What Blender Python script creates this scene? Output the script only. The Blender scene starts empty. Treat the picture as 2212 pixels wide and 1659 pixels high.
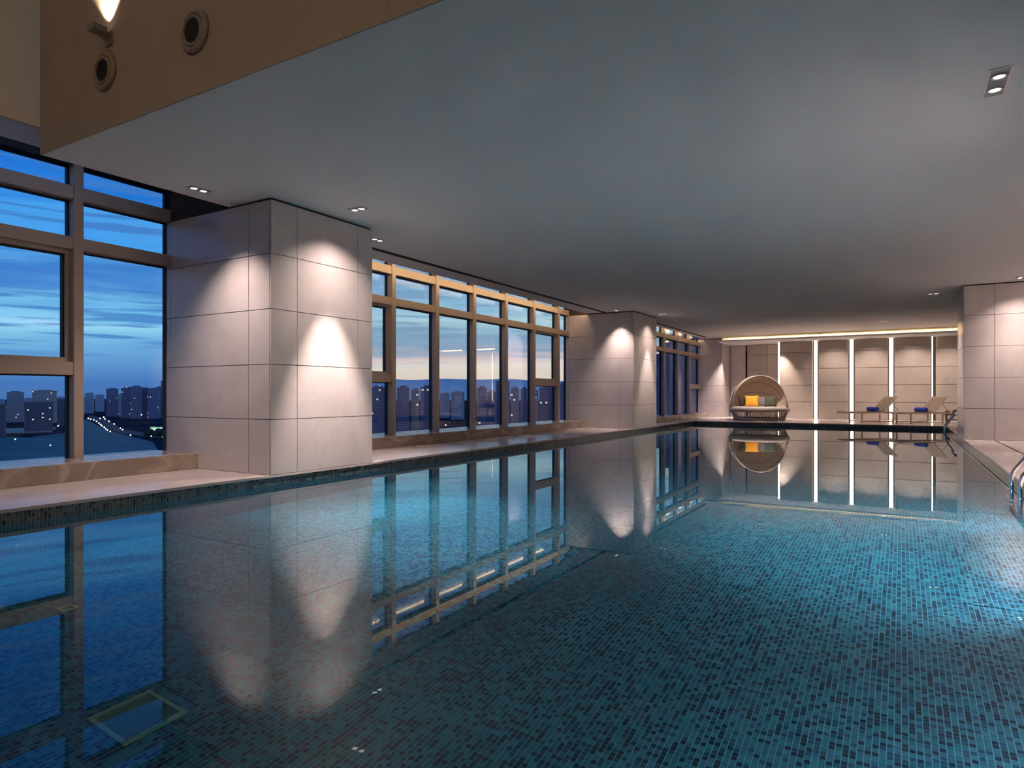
import bpy, bmesh, math, random
from mathutils import Vector, Matrix
random.seed(7)
PI = math.pi
SC = bpy.context.scene
COL = SC.collection

# ------------------------------------------------------------------ helpers
def lin(r, g, b):
    f = lambda c: (c/255/12.92) if c/255 <= .04045 else ((c/255+.055)/1.055)**2.4
    return (f(r), f(g), f(b), 1)

class MB:
    """collects shapes and links them as one mesh object"""
    def __init__(s): s.bm = bmesh.new(); s.smooth = []
    def box(s, x0, x1, y0, y1, z0, z1):
        v = [s.bm.verts.new(p) for p in ((x0,y0,z0),(x1,y0,z0),(x1,y1,z0),(x0,y1,z0),(x0,y0,z1),(x1,y0,z1),(x1,y1,z1),(x0,y1,z1))]
        for f in ((3,2,1,0),(4,5,6,7),(0,1,5,4),(1,2,6,5),(2,3,7,6),(3,0,4,7)): s.bm.faces.new([v[i] for i in f])
        return s
    def bar(s, p, q, w, h, up=(0,0,1)):
        p, q = Vector(p), Vector(q); d = (q-p).normalized(); up = Vector(up)
        if abs(d.dot(up)) > .98: up = Vector((1,0,0))
        a = d.cross(up).normalized()*w/2; b = a.cross(d).normalized()*h/2
        c = [s.bm.verts.new(e+i*a+j*b) for e in (p,q) for i,j in ((-1,-1),(1,-1),(1,1),(-1,1))]
        for f in ((0,1,2,3),(7,6,5,4),(0,4,5,1),(1,5,6,2),(2,6,7,3),(3,7,4,0)): s.bm.faces.new([c[i] for i in f])
        return s
    def tube(s, pts, r, n=10, closed=False):
        pts = [Vector(p) for p in pts]; rings = []; m = len(pts)
        prev = None
        for i, p in enumerate(pts):
            a = pts[i-1] if (i > 0 or closed) else p
            b = pts[(i+1) % m] if (i < m-1 or closed) else p
            d = (b-a).normalized()
            if prev is None:
                t = Vector((0,0,1)) if abs(d.z) < .9 else Vector((1,0,0))
                u = d.cross(t).normalized()
            else:
                u = (prev - d*prev.dot(d)).normalized()
            prev = u; w = d.cross(u)
            rr = r[i] if isinstance(r, (list, tuple)) else r
            rings.append([s.bm.verts.new(p+rr*(math.cos(k*2*PI/n)*u+math.sin(k*2*PI/n)*w)) for k in range(n)])
        for i in range(m if closed else m-1):
            A, B = rings[i], rings[(i+1) % m]
            for k in range(n):
                s.smooth.append(s.bm.faces.new((A[k],A[(k+1)%n],B[(k+1)%n],B[k])))
        if not closed:
            s.bm.faces.new(rings[0][::-1]); s.bm.faces.new(rings[-1])
        return s
    def lathe(s, prof, n=32, M=None, cap0=False, cap1=False):
        M = M or Matrix.Identity(4); rings = []
        for r, z in prof:
            rings.append([s.bm.verts.new(M @ Vector((r*math.cos(k*2*PI/n), r*math.sin(k*2*PI/n), z))) for k in range(n)])
        for A, B in zip(rings, rings[1:]):
            for k in range(n): s.smooth.append(s.bm.faces.new((A[k],A[(k+1)%n],B[(k+1)%n],B[k])))
        if cap0: s.bm.faces.new(rings[0][::-1])
        if cap1: s.bm.faces.new(rings[-1])
        return s
    def grid(s, fn, nu, nv, thick=0.0):
        """sheet fn(i/nu, j/nv) -> point, given a real thickness along its normal"""
        P = [[Vector(fn(i/nu, j/nv)) for j in range(nv+1)] for i in range(nu+1)]
        N = [[None]*(nv+1) for _ in range(nu+1)]
        for i in range(nu+1):
            for j in range(nv+1):
                du = P[min(i+1,nu)][j]-P[max(i-1,0)][j]; dv = P[i][min(j+1,nv)]-P[i][max(j-1,0)]
                n = du.cross(dv)
                N[i][j] = n.normalized() if n.length > 1e-9 else Vector((0,0,1))
        V = [[[s.bm.verts.new(P[i][j]+o*N[i][j]*thick/2) for j in range(nv+1)] for i in range(nu+1)] for o in (1,-1)]
        for i in range(nu):
            for j in range(nv):
                s.smooth.append(s.bm.faces.new((V[0][i][j],V[0][i+1][j],V[0][i+1][j+1],V[0][i][j+1])))
                s.smooth.append(s.bm.faces.new((V[1][i][j],V[1][i][j+1],V[1][i+1][j+1],V[1][i+1][j])))
        for i in range(nu):
            for j in (0, nv):
                q = (V[0][i][j],V[0][i+1][j],V[1][i+1][j],V[1][i][j]); s.bm.faces.new(q if j == 0 else q[::-1])
        for j in range(nv):
            for i in (0, nu):
                q = (V[0][i][j],V[0][i][j+1],V[1][i][j+1],V[1][i][j]); s.bm.faces.new(q if i else q[::-1])
        return s
    def panels(s, O, U, N, us, zs, gap=.008, th=.02):
        """stone facing: separate slabs with open joints, on the plane through O with in-plane direction U and outward normal N"""
        O, U, N = Vector(O), Vector(U), Vector(N)
        for a, b in zip(us, us[1:]):
            for c, d in zip(zs, zs[1:]):
                q = [O+U*(a+gap/2)+Vector((0,0,c+gap/2)), O+U*(b-gap/2)+Vector((0,0,c+gap/2)),
                     O+U*(b-gap/2)+Vector((0,0,d-gap/2)), O+U*(a+gap/2)+Vector((0,0,d-gap/2))]
                v = [s.bm.verts.new(p) for p in q]+[s.bm.verts.new(p-N*th) for p in q]
                for f in ((0,1,2,3),(7,6,5,4),(0,4,5,1),(1,5,6,2),(2,6,7,3),(3,7,4,0)): s.bm.faces.new([v[i] for i in f])
        return s
    def build(s, name, mat, parent=None, loc=None, rz=0, bevel=0, weld=True):
        if s.bm.faces: bmesh.ops.recalc_face_normals(s.bm, faces=s.bm.faces[:])
        for f in s.smooth:
            if f.is_valid: f.smooth = True
        me = bpy.data.meshes.new(name); s.bm.to_mesh(me); s.bm.free()
        o = bpy.data.objects.new(name, me); COL.objects.link(o)
        for m in (mat if isinstance(mat, (list, tuple)) else [mat]): me.materials.append(m)
        if parent: o.parent = parent
        if loc: o.location = loc
        o.rotation_euler.z = rz
        if bevel:
            b = o.modifiers.new('bevel', 'BEVEL'); b.width = bevel; b.segments = 2; b.limit_method = 'ANGLE'
        return o

def tag(o, label=None, cat=None, group=None, kind=None):
    if label: o['label'] = label
    if cat: o['category'] = cat
    if group: o['group'] = group
    if kind: o['kind'] = kind
    return o
def empty(name, loc, rz=0):
    o = bpy.data.objects.new(name, None); COL.objects.link(o); o.location = loc; o.rotation_euler.z = rz
    o.empty_display_size = .1
    return o
def copy_tree(o, parent=None):
    c = o.copy(); COL.objects.link(c)
    if parent: c.parent = parent
    for ch in list(o.children): copy_tree(ch, c)
    return c

# ------------------------------------------------------------------ materials
class NT:
    def __init__(s, name):
        s.m = bpy.data.materials.new(name); s.m.use_nodes = True; s.t = s.m.node_tree
        s.n = s.t.nodes; s.b = s.n['Principled BSDF']; s.out = s.n['Material Output']
    def add(s, typ, **kw):
        n = s.n.new(typ)
        for k, v in kw.items():
            if k.startswith('i_'):
                key = k[2:]; key = int(key) if key.isdigit() else key
                n.inputs[key].default_value = v
            else: setattr(n, k, v)
        return n
    def link(s, a, b): s.t.links.new(a, b)
    def math(s, op, a, b=None, c=None):
        n = s.n.new('ShaderNodeMath'); n.operation = op
        for i, v in enumerate((a, b, c)):
            if v is None: continue
            if isinstance(v, (int, float)): n.inputs[i].default_value = v
            else: s.link(v, n.inputs[i])
        return n.outputs[0]
    def mix(s, fac, a, b):
        n = s.n.new('ShaderNodeMix'); n.data_type = 'RGBA'
        for i, v in ((0, fac), (6, a), (7, b)):
            if isinstance(v, (int, float, tuple)): n.inputs[i].default_value = v
            else: s.link(v, n.inputs[i])
        return n.outputs[2]
    def ramp(s, fac, stops, interp='LINEAR'):
        n = s.n.new('ShaderNodeValToRGB'); n.color_ramp.interpolation = interp
        e = n.color_ramp.elements
        while len(e) < len(stops): e.new(.5)
        for k, (p, c) in zip(e, stops): k.position = p; k.color = c
        s.link(fac, n.inputs[0]); return n.outputs[0]

def plain(name, col, rough=.5, metal=0, spec=.5, noise=0, nscale=20):
    t = NT(name); b = t.b
    b.inputs['Roughness'].default_value = rough; b.inputs['Metallic'].default_value = metal
    b.inputs['Specular IOR Level'].default_value = spec
    if noise:
        g = t.add('ShaderNodeNewGeometry'); n = t.add('ShaderNodeTexNoise', i_Scale=nscale, i_Detail=4)
        t.link(g.outputs['Position'], n.inputs['Vector'])
        lo = tuple(c*(1-noise) for c in col[:3])+(1,); hi = tuple(min(1, c*(1+noise)) for c in col[:3])+(1,)
        t.link(t.ramp(n.outputs['Fac'], [(.3, lo), (.7, hi)]), b.inputs['Base Color'])
    else: b.inputs['Base Color'].default_value = col
    return t.m
def emit(name, col, strength):
    t = NT(name); e = t.add('ShaderNodeEmission'); e.inputs[0].default_value = col; e.inputs[1].default_value = strength
    t.link(e.outputs[0], t.out.inputs[0]); return t.m

def marble(name, base, vein, rough=.3, scale=1.0, veins=.5, stretch=(1, 1, 1), wet=False):
    t = NT(name)
    g = t.add('ShaderNodeNewGeometry'); mp = t.add('ShaderNodeMapping'); mp.inputs['Scale'].default_value = stretch
    t.link(g.outputs['Position'], mp.inputs[0])
    n1 = t.add('ShaderNodeTexNoise', i_Scale=1.3*scale, i_Detail=6, i_Roughness=.55, i_Distortion=.6); t.link(mp.outputs[0], n1.inputs['Vector'])
    n2 = t.add('ShaderNodeTexNoise', i_Scale=2.2*scale, i_Detail=8, i_Roughness=.6, i_Distortion=1.4); t.link(mp.outputs[0], n2.inputs['Vector'])
    v = t.math('ABSOLUTE', t.math('SUBTRACT', n2.outputs['Fac'], .5))
    v = t.math('SUBTRACT', 1, t.math('SMOOTH_MIN', t.math('MULTIPLY', v, 16), 1, .2))
    lo = tuple(c*.86 for c in base[:3])+(1,); hi = tuple(min(1, c*1.08) for c in base[:3])+(1,)
    body = t.ramp(n1.outputs['Fac'], [(.3, lo), (.7, hi)])
    t.link(t.mix(t.math('MULTIPLY', v, veins), body, vein), t.b.inputs['Base Color'])
    if wet:
        n3 = t.add('ShaderNodeTexNoise', i_Scale=.55, i_Detail=3); t.link(g.outputs['Position'], n3.inputs['Vector'])
        r = t.add('ShaderNodeMapRange', i_1=.35, i_2=.70, i_3=rough, i_4=.14); t.link(n3.outputs['Fac'], r.inputs[0])
        t.link(r.outputs[0], t.b.inputs['Roughness'])
    else: t.b.inputs['Roughness'].default_value = rough
    return t.m

def mosaic(name, axes, tints, size=.032):
    """small glass mosaic: every tile its own tint, pale joints"""
    t = NT(name); g = t.add('ShaderNodeNewGeometry'); sp = t.add('ShaderNodeSeparateXYZ'); t.link(g.outputs['Position'], sp.inputs[0])
    a = t.math('DIVIDE', sp.outputs[axes[0]], size); b = t.math('DIVIDE', sp.outputs[axes[1]], size)
    fa, fb = t.math('FLOOR', a), t.math('FLOOR', b)
    cm = t.add('ShaderNodeCombineXYZ'); t.link(fa, cm.inputs[0]); t.link(fb, cm.inputs[1])
    wn = t.add('ShaderNodeTexWhiteNoise', noise_dimensions='3D'); t.link(cm.outputs[0], wn.inputs['Vector'])
    tile = t.ramp(wn.outputs['Value'], tints['tile'], 'CONSTANT')
    ea = t.math('GREATER_THAN', t.math('ABSOLUTE', t.math('SUBTRACT', t.math('FRACT', a), .5)), .43)
    eb = t.math('GREATER_THAN', t.math('ABSOLUTE', t.math('SUBTRACT', t.math('FRACT', b), .5)), .45)
    t.link(t.mix(t.math('MAXIMUM', ea, t.math('MULTIPLY', eb, .55)), tile, tints['joint']), t.b.inputs['Base Color'])
    t.b.inputs['Roughness'].default_value = .25
    return t.m

M = {}
UW_FILL = 80  # power of the added underwater fill lamps
M['stone'] = marble('honed_pale_stone', (.60,.545,.53,1), (.52,.46,.44,1), .28, .8, .35)
M['stone_dark'] = marble('grey_veined_marble', (.47,.41,.35,1), (.60,.54,.48,1), .3, .6, .18)
M['sill'] = marble('brown_veined_marble', (.27,.205,.165,1), (.55,.46,.38,1), .25, .7, .5, (1,.45,1))
M['deck'] = marble('deck_marble', (.53,.455,.43,1), (.68,.61,.58,1), .32, .7, .4, (1,.35,1), wet=True)
M['joint'] = plain('dark_joint', (.05,.04,.035,1), .9)
M['black'] = plain('black_recess', (.012,.011,.011,1), .8)
M['ceil'] = plain('ceiling_paint', (.72,.72,.72,1), .9, spec=.1)
M['fascia'] = plain('beige_fabric_panel', (.40,.32,.25,1), .8, spec=.2, noise=.04, nscale=3)
M['wallbeige'] = plain('beige_wall', (.82,.54,.26,1), .85, spec=.2)
M['greytrim'] = plain('grey_paint', (.36,.34,.35,1), .7)
M['metal'] = plain('bronze_aluminium', (.43,.345,.285,1), .45, .25)
M['gasket'] = plain('black_gasket', (.015,.018,.022,1), .6)
M['steel'] = plain('polished_steel', (.72,.72,.75,1), .12, 1)
M['chrome'] = plain('satin_chrome', (.6,.58,.56,1), .3, 1)
TILES = dict(tile=[(0,(.004,.030,.068,1)),(.27,(.007,.078,.152,1)),(.48,(.012,.145,.238,1)),(.75,(.018,.178,.275,1)),(.94,(.025,.21,.30,1))], joint=(.09,.33,.43,1))
M['tile_xy'] = mosaic('pool_mosaic_floor', (0,1), TILES)
M['tile_yz'] = mosaic('pool_mosaic_long_side', (1,2), TILES)
M['tile_xz'] = mosaic('pool_mosaic_end', (0,2), TILES)
M['grate'] = plain('drain_plastic', (.14,.36,.30,1), .5); M['slat'] = plain('drain_slats', (.05,.20,.17,1), .5)

def glass_mat():
    t = NT('window_glass')
    tr = t.add('ShaderNodeBsdfTransparent'); tr.inputs[0].default_value = (.99,.995,.995,1)
    gl = t.add('ShaderNodeBsdfGlossy'); gl.inputs['Roughness'].default_value = 0
    fr = t.add('ShaderNodeFresnel', i_IOR=1.45); mx = t.add('ShaderNodeMixShader')
    t.link(t.math('MULTIPLY', fr.outputs[0], .3), mx.inputs[0]); t.link(tr.outputs[0], mx.inputs[1]); t.link(gl.outputs[0], mx.inputs[2])
    t.link(mx.outputs[0], t.out.inputs[0]); return t.m
M['glass'] = glass_mat()
def water_mat():
    t = NT('still_pool_water')
    rf = t.add('ShaderNodeBsdfGlass'); rf.inputs['Roughness'].default_value = 0; rf.inputs['IOR'].default_value = 1.333
    rf.inputs['Color'].default_value = (.93,.985,1,1)
    t.link(rf.outputs[0], t.out.inputs[0]); return t.m
M['water'] = water_mat()

# ------------------------------------------------------------------ measured layout (metres; deck at z=0, eye at 1.0)
PX0, PX1, PY0, PY1 = -6.68, 1.19, .4, 24.6       # pool opening
WZ, PB = -.12, -1.62                             # water level, pool bottom
ZC = 3.434; P = ZC/5                             # ceiling, stone course
XF = -8.75                                       # face of the window frames
YF = 29.5                                        # far wall
C1, C2 = (5.39, 7.19), (18.11, 20.15)            # the two stone columns on the left
X1 = 4.2

# ------------------------------------------------------------------ floor, pool
f = MB()
f.box(-9.0, PX0, -6, 30.6, -.03, 0).box(PX1, X1, -6, 30.6, -.03, 0)
f.box(PX0, PX1, -6, PY0, -.03, 0).box(PX0, PX1, PY1, 30.6, -.03, 0)
tag(f.build('floor', M['deck']), 'polished pinkish marble deck around the pool', 'floor', kind='structure')

b = MB(); W = .25
b.box(PX0-W, PX0-.02, PY0-W, PY1+W, PB-W, -.03); n1 = len(b.bm.faces)
b.box(PX1+.02, PX1+W, PY0-W, PY1+W, PB-W, -.03); n2 = len(b.bm.faces)
b.box(PX0-.02, PX1+.02, PY0-W, PY0-.02, PB-W, -.03).box(PX0-.02, PX1+.02, PY1+.02, PY1+W, PB-W, -.03); n3 = len(b.bm.faces)
b.box(PX0-.02, PX1+.02, PY0-.02, PY1+.02, PB-W, PB)
for i, fa in enumerate(b.bm.faces): fa.material_index = 0 if i < n2 else (1 if i < n3 else 2)
basin = b.build('pool_basin', [M['tile_yz'], M['tile_xz'], M['tile_xy']])
tag(basin, 'swimming pool basin lined with blue and teal mosaic tiles', 'pool', kind='structure')
w = MB(); q = [w.bm.verts.new(p) for p in ((PX0-.02,PY0-.02,WZ),(PX1+.02,PY0-.02,WZ),(PX1+.02,PY1+.02,WZ),(PX0-.02,PY1+.02,WZ))]; w.smooth.append(w.bm.faces.new(q))
water = w.build('pool_water', M['water'])
M['band_yz'] = mosaic('waterline_mosaic_long', (1,2), dict(tile=[(0,(.010,.014,.020,1)),(.3,(.05,.075,.09,1)),(.7,(.085,.12,.135,1))], joint=(.22,.26,.27,1)))
M['band_xz'] = mosaic('waterline_mosaic_end', (0,2), dict(tile=[(0,(.010,.014,.020,1)),(.3,(.05,.075,.09,1)),(.7,(.085,.12,.135,1))], joint=(.22,.26,.27,1)))
m = MB(); m.box(PX0-.02, PX0-.012, PY0, PY1, -.20, -.03).box(PX1+.012, PX1+.02, PY0, PY1, -.20, -.03); n1 = len(m.bm.faces)
m.box(PX0-.012, PX1+.012, PY0-.02, PY0-.012, -.20, -.03).box(PX0-.012, PX1+.012, PY1+.012, PY1+.02, -.20, -.03)
for i, fa in enumerate(m.bm.faces): fa.material_index = 0 if i < n1 else 1
tag(m.build('trim_9', [M['band_yz'], M['band_xz']]), 'dark mosaic band at the waterline under the deck edge', 'trim', kind='structure')
tag(water, 'still mirror-like water filling the mosaic pool', 'water', kind='stuff')

# drain grate lying on the pool bottom and two small inlet covers
def grate(name, x, y, w_, l_, label, n):
    r = empty(name, (x, y, PB)); tag(r, label, 'drain')
    fr = MB().box(-w_/2, w_/2, -l_/2, -l_/2+.025, 0, .02).box(-w_/2, w_/2, l_/2-.025, l_/2, 0, .02)
    fr.box(-w_/2, -w_/2+.025, -l_/2+.025, l_/2-.025, 0, .02).box(w_/2-.025, w_/2, -l_/2+.025, l_/2-.025, 0, .02)
    fr.build('frame', M['grate'], r)
    s = MB(); k = (w_-.05)/n
    for i in range(n): s.box(-w_/2+.025+i*k+.004, -w_/2+.025+(i+1)*k-.004, -l_/2+.025, l_/2-.025, .002, .014)
    s.build('slats', M['slat'], r)
    return r
GR = grate('floor_drain', -3.52, 1.98, .35, .34, 'large pale green drain grate on the pool bottom, lower left of the photo', 12)
grate('floor_inlet', -5.17, 2.40, .11, .11, 'small pale inlet cover on the pool bottom, under the mirrored left mullion', 4)
grate('floor_inlet', -5.54, 2.10, .11, .11, 'small pale inlet cover on the pool bottom cut by the left photo edge', 4)

# ------------------------------------------------------------------ stone columns
ZS = [i*P for i in range(6)]; ZS[5] = ZC-.025
def column(y0, y1, label, xb=-8.95, rs=None, ls=None):
    r = empty('column', (PX0, (y0+y1)/2, 0)); tag(r, label, 'column', kind='structure')
    r.location = (0, 0, 0)
    MB().box(xb, PX0-.02, y0+.02, y1-.02, 0, ZC).box(xb, -7.66, y0+.02, y1-.02, ZC, 4.3).build('core', M['joint'], r)
    m = MB()
    us = rs or [0, .41, y1-y0-.3, y1-y0]
    m.panels((PX0, y0, 0), (0,1,0), (1,0,0), us, ZS)
    ls = ls or [0, .4, 2.07, 2.25]
    m.panels((PX0-.02, y0, 0), (-1,0,0), (0,-1,0), ls, ZS)
    m.panels((PX0-.02, y1, 0), (-1,0,0), (0,1,0), ls, ZS)
    m.build('stone_facing', M['stone'], r)
    return r
column(*C1, 'near square column clad in pale stone slabs, beside the tall left window')
column(*C2, 'second stone column, between the long window and the far small window')
# third column in the far corner
r = empty('column', (0,0,0)); tag(r, 'narrow stone column in the far left corner behind the round daybed', 'column', kind='structure')
MB().box(-9.05, -6.70, 29.02, 30.6, 0, ZC).build('core', M['joint'], r)
MB().panels((PX0, 29.0, 0), (0,1,0), (1,0,0), [0, 1.55], ZS).panels((PX0-.02, 29.0, 0), (-1,0,0), (0,-1,0), [0, .85, 2.3], ZS).build('stone_facing', M['stone'], r)
# right column
r = empty('column', (0,0,0)); tag(r, 'broad stone column at the right edge with a bright downlight glow', 'column', kind='structure')
MB().box(1.21, X1, 17.66, 19.6, 0, ZC).build('core', M['joint'], r)
MB().panels((1.19, 17.64, 0), (1,0,0), (0,-1,0), [0, .56, 2.1, 3.01], ZS).panels((1.19, 17.66, 0), (0,1,0), (-1,0,0), [0, .9, 1.94], ZS).build('stone_facing', M['stone'], r)

r = empty('column', (0,0,0)); tag(r, 'stone column on the right deck just outside the photo', 'column', kind='structure')
MB().box(1.21, X1, 5.41, 7.17, 0, ZC).build('core', M['joint'], r)
MB().panels((1.19, 7.19, 0), (0,-1,0), (-1,0,0), [0, .41, 1.5, 1.8], ZS).panels((1.21, 7.19, 0), (1,0,0), (0,1,0), [0, .56, 2.1, 2.99], ZS).panels((1.21, 5.39, 0), (1,0,0), (0,-1,0), [0, .56, 2.1, 2.99], ZS).build('stone_facing', M['stone'], r)

# ------------------------------------------------------------------ windows
T1, T2, T0, ZT = (2.79, 2.94), (3.41, 3.57), (1.24, 1.40), 3.92
def window(name, label, xf, y0, y1, edges, low, zs=.21, xs=None, mw=.11, T1=T1, T2=T2):
    """edges: far edges of the mullions; low: indices of the openings that carry a low transom and a sash"""
    xs = xs if xs is not None else xf+.6
    r = empty(name, (0,0,0)); tag(r, label, 'window', kind='structure')
    d = .20
    for e in edges: MB().box(xf-d, xf, e-mw, e, zs, ZT).build('mullion', M['metal'], r)
    op = []; a = y0
    for e in edges: op.append((a, e-mw)); a = e
    op.append((a, y1))
    for k, (a, c) in enumerate(op):
        if c-a < .05: continue
        for z0, z1 in (T1, T2) + ((T0,) if k in low else ()):
            MB().box(xf-d+.01, xf-.012, a, c, z0, z1).build('transom', M['metal'], r)
        MB().box(xf-d+.01, xf-.012, a, c, 3.84, ZT).build('head_frame', M['gasket'], r)
        rows = [(zs, T0[0]), (T0[1], T1[0])] if k in low else [(zs, T1[0])]
        rows += [(T1[1], T2[0]), (T2[1], 3.84)]
        for z0, z1 in rows:
            pa, pc, p0, p1 = a, c, z0, z1
            if k in low and z0 == T0[1]:
                s = MB(); t = .055
                s.box(xf-d+.01, xf-.09, a, c, z0, z0+t).box(xf-d+.01, xf-.09, a, c, z1-t, z1)
                s.box(xf-d+.01, xf-.09, a, a+t, z0+t, z1-t).box(xf-d+.01, xf-.09, c-t, c, z0+t, z1-t)
                s.build('sash_frame', M['metal'], r); pa, pc, p0, p1 = a+t, c-t, z0+t, z1-t
            MB().box(xf-d+.03, xf-d+.042, pa, pc, p0, p1).build('pane', M['glass'], r)
            g = MB(); t = .018       # dark rubber seal round the pane
            g.box(xf-d+.012, xf-d+.075, pa, pc, p1-t, p1)
            g.box(xf-d+.012, xf-d+.075, pa, pa+t, p0, p1-t).box(xf-d+.012, xf-d+.075, pc-t, pc, p0, p1-t)
            g.build('gasket', M['gasket'], r)
    MB().box(xf-.4, xs, y0, y1, 0, zs).build('sill', M['sill'], r, bevel=.006)
    return r
SP = 1.465
window('window_1', 'tall near window on the left with a marble sill and blue dusk sky', XF, -6, C1[0], [4.25-SP*k for k in range(6, -1, -1)], (6,))
window('window_2', 'long window of seven bays between the two stone columns', XF, C1[1], C2[0], [8.65, 10.10, 11.54, 13.0, 14.47, 15.95, 17.45], (1, 6))
window('window_3', 'small far window between the second column and the corner', -7.6, C2[1], 29.0, [22.05, 23.95, 25.66, 27.32], (4,), xs=-7.3, T1=(2.60,2.75), T2=(3.12,3.28))

# ------------------------------------------------------------------ ceiling, fascia, upper walls
c = MB()
c.box(-7.51, X1, 3.25, 30.6, ZC, ZC+.3)
c.box(-8.15, -7.66, C1[1], C2[0], ZC, ZC+.06)
tag(c.build('ceiling', M['ceil']), 'low smooth white ceiling over the pool', 'ceiling', kind='structure')
MB().box(-7.66, -7.51, C1[1], C2[0], ZC+.003, ZC+.12).build('trim_1', M['black']); tag(bpy.data.objects['trim_1'], 'black slot in the ceiling along the long window', 'trim', kind='structure')
MB().box(-7.24, -7.12, C2[1], 28.2, ZC-.004, ZC).build('trim_2', M['black']); tag(bpy.data.objects['trim_2'], 'black slot in the ceiling along the far small window', 'trim', kind='structure')
MB().box(-9.05, -8.15, C1[1], C2[0], 3.93, 4.0).box(-8.15, -8.10, C1[1], C2[0], ZC+.06, 4.0).build('trim_3', M['ceil']); tag(bpy.data.objects['trim_3'], 'curtain pocket above the long window', 'trim', kind='structure')
MB().box(-7.9, -7.51, C2[1], 29.0, 3.7, 3.76).build('trim_4', M['ceil']); tag(bpy.data.objects['trim_4'], 'curtain pocket above the far small window', 'trim', kind='structure')
# double-height part in front
r = empty('wall_upper', (0,0,0)); tag(r, 'brown upper wall of flat panels above the low ceiling edge', 'wall', kind='structure')
MB().box(-7.51, X1, 3.27, 3.45, ZC+.01, 6.2).build('core', M['joint'], r)
m = MB(); us = [0, .60, 1.96, 3.31, 4.65, 6.0, 7.35, 8.7, 10.05, 11.71]
m.panels((-7.51, 3.235, 0), (1,0,0), (0,-1,0), us, [ZC, 6.2], gap=.003)
m.build('facing_panels', M['fascia'], r)
MB().box(-9.05, -8.72, -6, 5.39, 4.15, 6.2).build('wall_left', M['wallbeige']); tag(bpy.data.objects['wall_left'], 'beige upper wall above the tall near window', 'wall', kind='structure')
MB().box(-9.05, -8.75, -6, 5.39, ZT, 4.15).build('trim_5', M['greytrim']); tag(bpy.data.objects['trim_5'], 'grey band between the near window head and the beige wall', 'trim', kind='structure')
MB().box(-8.72, -7.51, 4.1, 5.41, 4.32, 4.4).box(-9.05, -7.51, 5.41, 5.6, 4.32, 6.3).build('trim_6', M['ceil']); tag(bpy.data.objects['trim_6'], 'closed top of the gap beside the low ceiling edge', 'trim', kind='structure')
MB().box(-9.05, X1, -6, 3.45, 6.2, 6.3).box(-9.05, -7.51, 3.45, 5.41, 6.2, 6.3).build('ceiling_upper', M['ceil']); tag(bpy.data.objects['ceiling_upper'], 'high ceiling of the double-height hall in front', 'ceiling', kind='structure')
MB().box(-9.05, X1, -6.2, -6, 0, 6.3).build('wall_near', M['fascia']); tag(bpy.data.objects['wall_near'], 'wall behind the photographer', 'wall', kind='structure')
MB().box(X1, X1+.2, -6, 30.6, 0, 6.3).build('wall_right', M['stone']); tag(bpy.data.objects['wall_right'], 'stone wall along the right side of the pool hall', 'wall', kind='structure')

# ------------------------------------------------------------------ far wall with glowing slots
r = empty('wall_far', (0,0,0)); tag(r, 'far wall of grey stone panels parted by glowing vertical slots', 'wall', kind='structure')
MB().box(PX0, X1, 30.6, 30.8, 0, ZC+.3).box(-4.42, X1, 29.75, 30.6, 0, 3.21).build('core', M['joint'], r)
ZF = [i*P for i in range(5)]+[3.21]
def slab(x0, x1, y, dep, splits=None, mat='stone_dark'):
    m = MB(); us = splits or [0, x1-x0]
    m.panels((x0, y, 0), (1,0,0), (0,-1,0), us, ZF, gap=.018, th=.03)
    m.box(x0+.01, x1-.01, y+.03, y+dep, 0, 3.21)
    return m.build('stone_panel', M[mat], r)
slab(PX0+.02, -5.99, 30.5, .1, None, 'stone'); slab(-5.94, -4.42, 30.5, .1, [0, .85, 1.52])
for x0, x1 in ((-4.42,-3.15), (-2.93,-1.84), (-1.61,-.45), (-.24,.97)): slab(x0, x1, YF, .25)
slab(1.12, X1, YF+.12, .13, [0, 1.3, X1-1.12])
MB().box(-5.99, -5.94, 30.45, 30.5, 0, 2.9).build('gap_shade_strip', M['black'], r)  # solid black strip stands in for the gap's shade
# soffit with hidden cove light
MB().box(PX0, X1, 28.2, 30.6, 3.21, 3.28).build('trim_7', M['ceil']); tag(bpy.data.objects['trim_7'], 'lowered soffit in front of the far wall', 'trim', kind='structure')

M['led_w'] = emit('warm_white_led', (1,.80,.66,1), 5.5)
M['led_y'] = emit('amber_led', (1,.60,.24,1), 120)
M['led_fill'] = emit('fill_led', (1,.82,.74,1), 58)  # unseen strip added to lift the ceiling's ambient light
M['led_p'] = emit('amber_led_pocket', (1,.68,.36,1), 14)
def led(x0, x1, y0, y1, z0, z1, label, mat='led_w', group='vertical light strips in the far wall'):
    o = MB().box(x0, x1, y0, y1, z0, z1).build('led_strip', M[mat]); return tag(o, label, 'light strip', group)
led(-4.50, -4.44, 29.6, 29.64, .02, 3.2, 'vertical light strip at the left edge of the panelled far wall, behind the daybed')
led(-3.10, -2.98, YF+.10, YF+.13, .02, 3.2, 'vertical light strip in the far wall nearest the daybed, at its right')
led(-1.79, -1.66, YF+.10, YF+.13, .02, 3.2, 'vertical light strip in the far wall behind the foot of the left lounger')
led(-.41, -.28, YF+.10, YF+.13, .02, 3.2, 'vertical light strip in the far wall behind the back of the left lounger')
led(.99, 1.03, YF+.06, YF+.10, .02, 3.2, 'vertical light strip in the far wall behind the back of the right lounger')
led(-6.6, X1-.02, 29.60, 29.64, 3.282, 3.292, 'long amber light strip hidden on the soffit above the far wall', 'led_y', None)
led(-8.22, -8.18, C1[1]+.05, C2[0]-.05, 3.60, 3.64, 'amber light strip hidden in the pocket above the long window', 'led_p', None)
led(-7.57, -7.54, C2[1]+.05, 28.95, 3.50, 3.53, 'amber light strip hidden above the far small window', 'led_p', None)

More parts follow.
